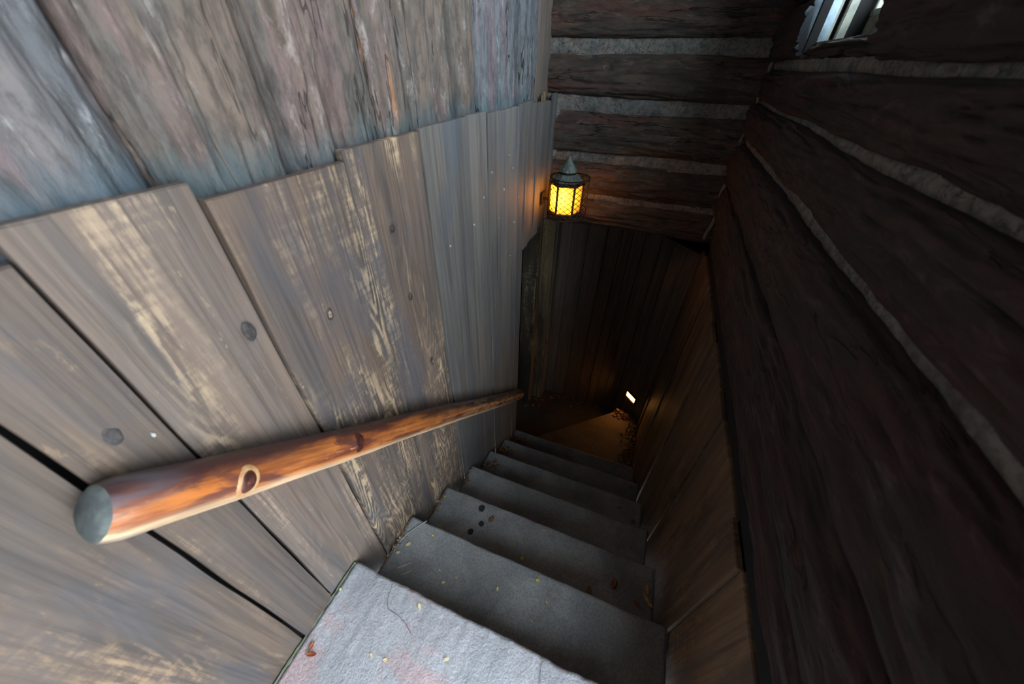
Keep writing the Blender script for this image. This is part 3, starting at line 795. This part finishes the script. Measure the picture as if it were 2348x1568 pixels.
# ================================================================== handrail
hr = root('handrail', (-0.537, 0.004, -0.435), 'round peeled log handrail, orange brown and glossy, sloping down the left plank wall', 'handrail')
A = Vector((-0.537, 0.004, -0.435)); B = Vector((-0.5405, 1.645, -1.885))
ax = (B-A).normalized(); xd = (X - ax*X.dot(ax)).normalized(); yd = ax.cross(xd)
Lr = (B-A).length
NR, NS = 180, 40
vs, fs = [], []
knots = [(0.160, -0.12, 0.024), (0.425, -0.45, 0.026), (0.86, -0.2, 0.012), (0.36, -1.2, 0.018), (1.55, 0.0, 0.02)]
def rr(s, a):
    base = 0.0395 - 0.004*s/Lr
    if s < 0.03: base *= 0.86+0.14*math.sin(math.pi/2*s/0.03)
    if s > Lr-0.03: base *= max(0.55, math.sqrt(max(0.0, (Lr-s)/0.03)))
    v = base*(1+0.05*noise.noise(Vector((math.cos(a)*1.2, math.sin(a)*1.2, s*4.0)))+0.03*noise.noise(Vector((math.cos(a)*3, math.sin(a)*3, s*14))))
    for (ks, ka, kr) in knots:
        d2 = ((s-ks)/kr)**2 + ((a-ka)*0.038/kr)**2
        v += 0.0035*math.exp(-d2*0.8)
    return v
def rail_off(s): return 0.003*math.sin(s*5.0)
for j in range(NR+1):
    s = Lr*j/NR
    for i in range(NS):
        a = 2*math.pi*i/NS
        if a > math.pi: a -= 2*math.pi
        r = rr(s, a)
        x, y = r*math.cos(a), r*math.sin(a)
        x = max(x, -0.040)
        vs.append((x, y + 0.003*math.sin(s*5.0), s))
for j in range(NR):
    for i in range(NS):
        a = j*NS+i; b = j*NS+(i+1) % NS
        fs.append((a, b, b+NS, a+NS))
fs.append(tuple(NR*NS+i for i in range(NS)))
MR = basis(xd, yd, ax, A)
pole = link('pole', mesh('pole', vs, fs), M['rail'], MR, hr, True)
ev = [(v[0], v[1], v[2]) for v in vs[:NS]]
ring2 = [(v[0]*0.72, v[1]*0.72, -0.006) for v in ev]; 
endv = ev+ring2+[(0, 0, -0.009)]
endf = [(i, (i+1) % NS, (i+1) % NS+NS, i+NS) for i in range(NS)] + [(i+NS, (i+1) % NS+NS, 2*NS) for i in range(NS)]
link('cut_end', mesh('cut_end', endv, endf), M['railend'], MR, hr, True)['label'] = 'grey weathered cut end'
for n_, (ks, ka, kr) in enumerate(knots[:2]):
    host = pole
    for (nm, sc_, mm, li) in (('knot_rim', 1.35 if n_ == 0 else 0.9, 'knotrim', 0.0006), ('knot', 0.98 if n_ == 0 else 1.05, 'knot', 0.0014)):
        kv, kf = [], []
        nn, nr_ = 24, 5
        for q in range(nr_+1):
            for i in range(nn):
                th = 2*math.pi*i/nn; rad = kr*sc_*q/nr_
                ds, da = 0.85*rad*math.cos(th)*0.75, rad*math.sin(th)*0.95/0.038
                r = rr(ks+ds, ka+da) + li*(1 if q < nr_ else -1.2) + (0.0008*math.cos(q*2.4) if nm == 'knot' else 0)
                kv.append((r*math.cos(ka+da), r*math.sin(ka+da)+0.003*math.sin((ks+ds)*5.0), ks+ds))
        for q in range(nr_):
            for i in range(nn):
                a = q*nn+i; b = q*nn+(i+1) % nn
                kf.append((a, b, b+nn, a+nn))
        host = link(nm, mesh(nm, kv, kf), M[mm], MR, host, True)
# small metal fixing near the lower end
sN = 1.95
bm = bmesh.new(); bmesh.ops.create_cone(bm, segments=10, radius1=0.004, radius2=0.003, depth=0.012, cap_ends=True)
link('screw', bm_mesh(bm), M['roof'], MR @ Matrix.Translation((0.034, -0.006, sN)) @ Matrix.Rotation(math.pi/2, 4, 'Y'), hr)['label'] = 'small shiny screw'

# ================================================================== lantern
LX, LY, LZ = -0.436, 1.980, -0.672
lan = root('lantern', (LX, LY, LZ), 'glowing amber wall lantern in a wire mesh cage with a pointed green metal roof', 'lantern')
TL = Matrix.Translation((LX, LY, LZ))
RH, Z0, Z1 = 0.088, 0.015, 0.172
hexp = [(math.cos(math.radians(60*i+12)), math.sin(math.radians(60*i+12))) for i in range(6)]
bm = bmesh.new()
def bar(bm, p, q, r, seg=6):
    p, q = Vector(p), Vector(q); d = q-p
    m = Matrix.Translation((p+q)/2) @ d.to_track_quat('Z', 'Y').to_matrix().to_4x4()
    bmesh.ops.create_cone(bm, segments=seg, radius1=r, radius2=r, depth=d.length, cap_ends=True, matrix=m)
for i in range(6):
    a, b = hexp[i], hexp[(i+1) % 6]
    bar(bm, (a[0]*RH, a[1]*RH, Z0-0.01), (a[0]*RH, a[1]*RH, Z1), 0.0062)
    for z, r in ((Z0-0.005, 0.008), (Z1-0.008, 0.010)):
        bar(bm, (a[0]*RH, a[1]*RH, z), (b[0]*RH, b[1]*RH, z), r)
link('frame', bm_mesh(bm), M['iron'], TL, lan)
bm = bmesh.new()
bmesh.ops.create_cone(bm, segments=6, radius1=RH, radius2=RH, depth=0.006, cap_ends=True, matrix=Matrix.Translation((0, 0, Z0-0.008)) @ Matrix.Rotation(math.radians(12), 4, 'Z'))
link('base_plate', bm_mesh(bm), M['iron'], TL, lan)
for i in range(6):
    a, b = hexp[i], hexp[(i+1) % 6]
    r = RH*0.97
    pv = [(a[0]*r, a[1]*r, Z0), (b[0]*r, b[1]*r, Z0), (b[0]*r, b[1]*r, Z1-0.012), (a[0]*r, a[1]*r, Z1-0.012)]
    clear = a[0]+b[0] > 0.9 or (a[0]+b[0] > -0.5 and a[1]+b[1] > 1.0)
    link('pane', mesh('pane', pv, [(0, 1, 2, 3)]), M['pane_clear'] if clear else M['pane'], TL, lan)
# roof : skirt tier, dark neck, pointed hexagonal cap
def hexring(r, z, rot=12, n=6): return [(r*math.cos(math.radians(360/n*i+rot)), r*math.sin(math.radians(360/n*i+rot)), z) for i in range(n)]
def loft(rings):
    vs = [v for r in rings for v in r]; n = len(rings[0]); fs = []
    for j in range(len(rings)-1):
        for i in range(n):
            a = j*n+i; b = j*n+(i+1) % n
            fs.append((a, b, b+n, a+n))
    fs.append(tuple(range(n-1, -1, -1))); fs.append(tuple((len(rings)-1)*n+i for i in range(n)))
    return vs, fs
v, f = loft([hexring(RH-0.006, Z1-0.002), hexring(RH-0.006, Z1+0.006), hexring(0.052, Z1+0.034), hexring(0.048, Z1+0.036)])
link('roof_skirt', mesh('roof_skirt', v, f), M['roof'], TL, lan)
v, f = loft([hexring(0.042, Z1+0.034, 0, 16), hexring(0.042, Z1+0.052, 0, 16)])
link('vent_collar', mesh('vent_collar', v, f), M['iron'], TL, lan)
v, f = loft([hexring(0.050, Z1+0.048, 0, 12), hexring(0.048, Z1+0.052, 0, 12), hexring(0.009, Z1+0.108, 0, 12), hexring(0.003, Z1+0.120, 0, 12)])
link('roof_cap', mesh('roof_cap', v, f), M['roof'], TL, lan)
# diamond mesh cage
RC, CZ0, CZ1 = 0.106, -0.012, 0.192
def cage_pt(u, z):
    th = u*2*math.pi
    rad = RC*(1.0+0.02*math.sin(3*th))
    return (0.012+rad*math.cos(th), rad*math.sin(th), z)
bm = bmesh.new()
ND, NZ = 17, 15
def wire(bm, p, q, r):
    bar(bm, p, q, r, 3)
dz = (CZ1-CZ0)/NZ
for j in range(NZ):
    for i in range(ND):
        u0 = (i+(j % 2)*0.5)/ND
        z0, z1 = CZ0+j*dz, CZ0+(j+1)*dz
        wire(bm, cage_pt(u0, z0), cage_pt(u0+0.5/ND, z1), 0.0017)
        wire(bm, cage_pt(u0, z0), cage_pt(u0-0.5/ND, z1), 0.0017)
for z in (CZ0, CZ1):
    for i in range(24): bar(bm, cage_pt(i/24, z), cage_pt((i+1)/24, z), 0.0035, 5)
link('wire_cage', bm_mesh(bm), M['iron'], TL, lan)
bm = bmesh.new()
bm_box(bm, 0.02, 0.145, 0.085, 0.100, 0.055, 0.066, 0.002)
bm_box(bm, -0.02, 0.02, 0.085, 0.150, 0.08, 0.13, 0.002)
link('bracket', bm_mesh(bm), M['iron'], TL, lan)
bm = bmesh.new(); bm_box(bm, -0.136, -0.130, -0.020, 0.045, 0.03, 0.10, 0.002); bm_box(bm, -0.134, -0.086, 0.004, 0.018, 0.058, 0.070, 0.001)
link('wall_mount', bm_mesh(bm), M['iron'], TL, lan)
bm = bmesh.new(); bmesh.ops.create_uvsphere(bm, u_segments=16, v_segments=10, radius=0.016)
for vv in bm.verts: vv.co.z *= 1.5
link('bulb', bm_mesh(bm), M['bulb'], TL @ Matrix.Translation((-0.008, -0.012, 0.115)), lan, True)
pl = bpy.data.lights.new('lantern_glow', 'POINT'); pl.energy = 2.2; pl.color = (1.0, 0.62, 0.22); pl.shadow_soft_size = 0.02
plo = bpy.data.objects.new('lantern_glow', pl); scene.collection.objects.link(plo)
plo.location = (LX-0.012, LY-0.036, LZ+0.09+LIFT)

# ================================================================== step light
cL = (Vector((0.237, 2.45, -2.362)) + Vector((0.3195, 2.374, -2.362)))/2
sl = root('step_light', tuple(cL), 'small rectangular lit step light low in the corner above the turning step', 'light')
MS = basis(d45, n45, Z, cL)
bm = bmesh.new(); bm_box(bm, -0.056, 0.056, -0.008, 0.006, -0.030, 0.030)
link('lens', bm_mesh(bm), M['lens'], MS, sl)
bm = bmesh.new()
for (x0, x1, z0, z1) in ((-0.064, 0.064, 0.030, 0.038), (-0.064, 0.064, -0.038, -0.030), (-0.064, -0.056, -0.03, 0.03), (0.056, 0.064, -0.03, 0.03)):
    bm_box(bm, x0, x1, -0.020, 0.006, z0, z1, 0.001)
link('bezel', bm_mesh(bm), M['black'], MS, sl)

# ================================================================== fallen leaves and petals
def leaf_mesh(L, W, curl, seed):
    vs, fs = [], []
    n, m = 10, 4
    for j in range(n+1):
        t = j/n
        w = W/2*math.sin(math.pi*min(1, t*0.96+0.02))**0.75
        for i in range(m+1):
            s = i/m*2-1
            x = L*(t-0.5); y = w*s
            z = 0.15*curl*L*(1-math.cos((t-0.5)*3.0)) + curl*W*0.35*s*s + 0.03*L*noise.noise(Vector((t*4, s, seed))) + 0.001
            vs.append((x, y, z))
    for j in range(n):
        for i in range(m):
            a = j*(m+1)+i; fs.append((a, a+1, a+m+2, a+m+1))
    me = mesh('leaf', vs, fs)
    return me
def put(name, me, mat, x, y, k, rot, tilt, label, cat, group=None, stem=False, z=None):
    zz = (-H0-k*RS if z is None else z)+0.003
    mx = Matrix.Translation((x, y, zz)) @ Matrix.Rotation(rot, 4, 'Z') @ Matrix.Rotation(tilt, 4, 'X')
    o = link(name, me, M[mat], mx, None, True)
    sm = o.modifiers.new('thickness', 'SOLIDIFY'); sm.thickness = 0.0006
    return tag(o, label, cat, group)
R = random.Random(5)
named = [
 (-0.315, 0.634, 2, 0.034, 0.016, 'leaf_brown', 'orange brown oval leaf lying alone on the third step beside dark gum spots', 1.2),
 (-0.511, 0.527, 2, 0.042, 0.022, 'leaf_grey', 'large curled grey brown leaf at the left wall on the third step, upper one', 2.0),
 (-0.492, 0.505, 2, 0.040, 0.020, 'leaf_tan', 'large curled tan leaf beside the yellow petal by the left wall on the third step', -0.6),
 (-0.572, 0.620, 2, 0.026, 0.012, 'leaf_tan', 'pinkish tan leaf against the left planks at the back of the third step', 0.5),
 (-0.535, 0.000, 0, 0.028, 0.010, 'rust_leaf', 'rust red curled leaf on the pale top step, lower of the two', 0.4),
 (-0.548, 0.012, 0, 0.022, 0.009, 'rust_leaf', 'rust red curled leaf on the pale top step, upper of the two', 1.7),
 (0.138, 0.525, 2, 0.034, 0.018, 'leaf_brown', 'brown leaf just behind the nosing shadow on the third step, middle right', 1.4),
 (0.226, 0.585, 2, 0.040, 0.018, 'rust_leaf', 'orange leaf standing out in the dark of the third step near the right wall', 1.5),
 (0.346, 0.615, 2, 0.048, 0.020, 'leaf_tan', 'long pale tan leaf in the right corner of the third step', 1.8),
 (0.352, 0.575, 2, 0.052, 0.020, 'leaf_tan', 'twisted pale tan leaf in the right corner of the third step, nearest', 2.4),
 (0.320, 0.548, 2, 0.040, 0.012, 'leaf_brown', 'thin brown leaf near the right corner of the third step', -0.4),
 (0.255, 1.108, 4, 0.028, 0.014, 'leaf_brown', 'brown leaf near the right end of the fifth step', 0.3),
 (0.335, 1.060, 4, 0.034, 0.016, 'rust_leaf', 'rust leaf against the right planks on the fifth step', 1.0),
 (0.330, 1.380, 5, 0.036, 0.018, 'rust_leaf', 'rust leaf near the right planks on the sixth step', 0.7),
 (-0.248, 2.412, 8, 0.036, 0.014, 'leaf_grey', 'small grey leaf lying by itself on the dark lower floor', 1.3),
 (-0.415, 1.315, 5, 0.026, 0.010, 'leaf_tan', 'tan leaf on the sixth step near the left wall litter', 0.2),
 (-0.085, 0.675, 2, 0.030, 0.0014, 'cream', 'thin pale pine needle across the third step', 0.35),
 (-0.500, 0.300, 1, 0.050, 0.0014, 'cream', 'long thin pale needle on the second step by the left wall, longer one', 0.75),
 (-0.480, 0.285, 1, 0.035, 0.0014, 'cream', 'thin pale needle on the second step by the left wall, shorter one', 0.80),
]
for i, (x, y, k, L, W, m, lab, rot) in enumerate(named):
    nm = 'pine_needle' if W < 0.002 else 'leaf'
    put(nm, leaf_mesh(L, W, 0.5 if nm == 'leaf' else 0.0, i*3.3), m, x, y, k, rot, R.uniform(-0.25, 0.25) if nm == 'leaf' else 0, lab, 'leaf' if nm == 'leaf' else 'needle', 'dead leaves lying on the steps' if nm == 'leaf' else 'pine needles on the steps')
petals = [
 (-0.568, 0.372, 1, 0.012, 0.007, 'cream', 'cream petal nearest the left planks on the second step'),
 (-0.545, 0.327, 1, 0.016, 0.010, 'cream', 'large cream petal between crack and left wall on the second step'),
 (-0.526, 0.364, 1, 0.020, 0.012, 'cream', 'largest pale cream petal on the second step'),
 (-0.458, 0.423, 1, 0.010, 0.006, 'yellow', 'tiny yellow petal near the nosing of the second step, left end'),
 (-0.332, 0.188, 0, 0.018, 0.008, 'cream', 'pale cream petal near the nosing of the top step'),
 (-0.346, 0.305, 1, 0.013, 0.007, 'cream', 'pinkish cream petal in the middle left of the second step'),
 (-0.376, 0.333, 1, 0.008, 0.005, 'cream', 'very small pale petal in the middle left of the second step'),
 (-0.312, 0.334, 1, 0.008, 0.006, 'yellow', 'small bright yellow petal in the middle left of the second step'),
 (-0.166, 0.355, 1, 0.014, 0.007, 'cream', 'pale yellow petal in the centre of the second step'),
 (-0.137, 0.538, 2, 0.016, 0.013, 'yellow', 'bright yellow petal cluster on the third step centre, just past the second nosing'),
 (-0.048, 0.429, 1, 0.014, 0.010, 'yellow', 'bright yellow petal right of centre near the nosing of the second step'),
 (-0.390, 0.054, 0, 0.012, 0.006, 'cream', 'pale petal on the top step, left of its cream neighbour'),
 (-0.352, 0.060, 0, 0.011, 0.007, 'cream', 'cream petal on the top step, right of the pair near the bottom edge'),
 (-0.206, 0.118, 0, 0.014, 0.007, 'cream', 'cream petal in the middle of the top step'),
 (-0.496, 0.515, 2, 0.014, 0.009, 'yellow', 'bright yellow petal touching the curled leaves on the third step'),
 (-0.560, 0.650, 2, 0.010, 0.008, 'yellow', 'small yellow petal at the left planks on the third step'),
 (-0.566, 0.870, 3, 0.014, 0.012, 'yellow', 'round yellow petal at the left end of the fourth step'),
 (-0.567, 0.140, 0, 0.009, 0.007, 'cream', 'little cream petal beside the moss on the top step'),
 (0.000, 0.380, 1, 0.006, 0.005, 'yellow', 'tiny yellow fleck on the right half of the second step'),
 (-0.030, 0.315, 1, 0.006, 0.005, 'yellow', 'tiny yellow fleck close behind the top nosing on the second step'),
]
for i, (x, y, k, L, W, m, lab) in enumerate(petals):
    put('petal', leaf_mesh(L, W, 0.3, i*1.7), m, x, y, k, R.uniform(0, 3), 0, lab, 'petal', 'small petals scattered on the steps')
# dark gum spots on the third step
for i, (x, y, r_, lab) in enumerate([(-0.376, 0.664, 0.015, 'dark round gum spot on the third step, farthest of the three'), (-0.350, 0.602, 0.012, 'dark gum spot on the third step, middle of the three'), (-0.379, 0.555, 0.013, 'faint dark gum spot on the third step, nearest of the three')]):
    sv = [(0, 0, 0.0012)] + [(r_*(1+0.22*noise.noise(Vector((math.cos(a)*1.5, math.sin(a)*1.5, i*5.0))))*math.cos(a), r_*(1+0.22*noise.noise(Vector((math.cos(a)*1.5, math.sin(a)*1.5, i*5.0))))*math.sin(a), 0) for a in [2*math.pi*q/20 for q in range(20)]]
    o = link('gum_spot', mesh('spot', sv, [(0, 1+q, 1+(q+1) % 20) for q in range(20)]), M['stain'], Matrix.Translation((x, y, -H0-2*RS+0.0022)))
    tag(o, lab, 'stain', 'dark gum spots on the third step')
# heaps of litter nobody could count
def litter(name, spots, n, zf, mats, label, seed, size=(0.012, 0.034)):
    rnd = random.Random(seed)
    vs, fs, mi = [], [], []
    for q in range(n):
        x0, y0, x1, y1, sp = rnd.choice(spots)
        t = rnd.random()
        x = x0+(x1-x0)*t + rnd.gauss(0, sp); y = y0+(y1-y0)*t + rnd.gauss(0, sp)
        x = max(XL+0.012 if y < 1.69 else -0.9, min(XR-0.02, x))
        L = rnd.uniform(*size); me = leaf_mesh(L, L*rnd.uniform(0.25, 0.5), rnd.uniform(0.2, 1.0), q*1.3)
        mx = Matrix.Translation((x, y, zf+0.004+rnd.random()*0.010)) @ Matrix.Rotation(rnd.uniform(0, 6.28), 4, 'Z') @ Matrix.Rotation(rnd.gauss(0, 0.6), 4, 'X') @ Matrix.Rotation(rnd.gauss(0, 0.35), 4, 'Y')
        off = len(vs)
        vs += [mx @ vv.co for vv in me.vertices]
        fs += [tuple(off+i for i in p.vertices) for p in me.polygons]
        mi += [rnd.randrange(len(mats))]*len(me.polygons)
        bpy.data.meshes.remove(me)
    zmin = min(v[2] for v in vs)
    vs = [Vector((v[0], v[1], max(v[2], zf+0.0012))) for v in vs]
    me = mesh(name, vs, fs)
    for m in mats: me.materials.append(M[m])
    for p, i in zip(me.polygons, mi): p.material_index = i
    o = link(name, me, M[mats[0]], None, None, True)
    return tag(o, label, 'leaf litter', 'heaps of leaf litter on the stair', kind='stuff')
zs = lambda k: -H0-k*RS
BR = ['leaf_brown', 'leaf_tan', 'rust_leaf', 'leaf_grey']
litter('leaf_litter', [(0.36, 1.72, 0.365, 2.28, 0.012), (0.34, 1.75, 0.33, 1.95, 0.022), (0.20, 2.33, 0.30, 2.30, 0.02), (0.35, 1.75, 0.33, 2.2, 0.03)], 300, zs(7), BR, 'drift of brown leaves along the right edge of the amber lit turning step', 1, (0.016, 0.05))
litter('leaf_litter', [(-0.56, 2.42, -0.30, 2.50, 0.02), (-0.30, 2.50, 0.12, 2.51, 0.018), (-0.62, 2.35, -0.50, 2.36, 0.03)], 170, ZF, BR, 'line of dead leaves along the foot of the far plank wall and post', 2)
litter('leaf_litter', [(-0.55, 1.56, -0.48, 1.60, 0.022)], 70, zs(6), BR, 'leaf litter at the left end of the lowest straight step', 3)
litter('leaf_litter', [(-0.555, 1.32, -0.50, 1.34, 0.022)], 60, zs(5), BR+['yellow'], 'leaf litter with yellow bits at the left end of the sixth step', 4, (0.010, 0.026))
litter('leaf_litter', [(-0.555, 1.08, -0.49, 1.10, 0.020)], 60, zs(4), BR+['leaf_grey'], 'leaf litter at the left end of the fifth step', 5, (0.010, 0.028))
litter('leaf_litter', [(-0.565, 0.79, -0.56, 0.90, 0.010)], 26, zs(3), BR, 'leaf crumbs at the left end of the fourth step', 6, (0.008, 0.024))
litter('leaf_litter', [(-0.568, 0.50, -0.565, 0.66, 0.008)], 40, zs(2), BR, 'leaf crumbs along the left planks on the third step', 7, (0.005, 0.014))
litter('leaf_litter', [(-0.572, 0.27, -0.566, 0.42, 0.006)], 40, zs(1), BR, 'brown crumbs along the left planks on the second step', 8, (0.004, 0.016))
litter('leaf_litter', [(0.355, 1.50, 0.36, 1.66, 0.012)], 26, zs(6), BR, 'leaves at the right end of the lowest straight step', 9)

# ------------------------------------------------------------------ lift everything so the lowest floor is z = 0
for o in list(scene.objects):
    if o.parent is None and o.type in ('MESH', 'EMPTY'):
        o.location.z += LIFT
    elif o.type == 'LIGHT' and o.data.type == 'AREA':
        o.location.z += LIFT
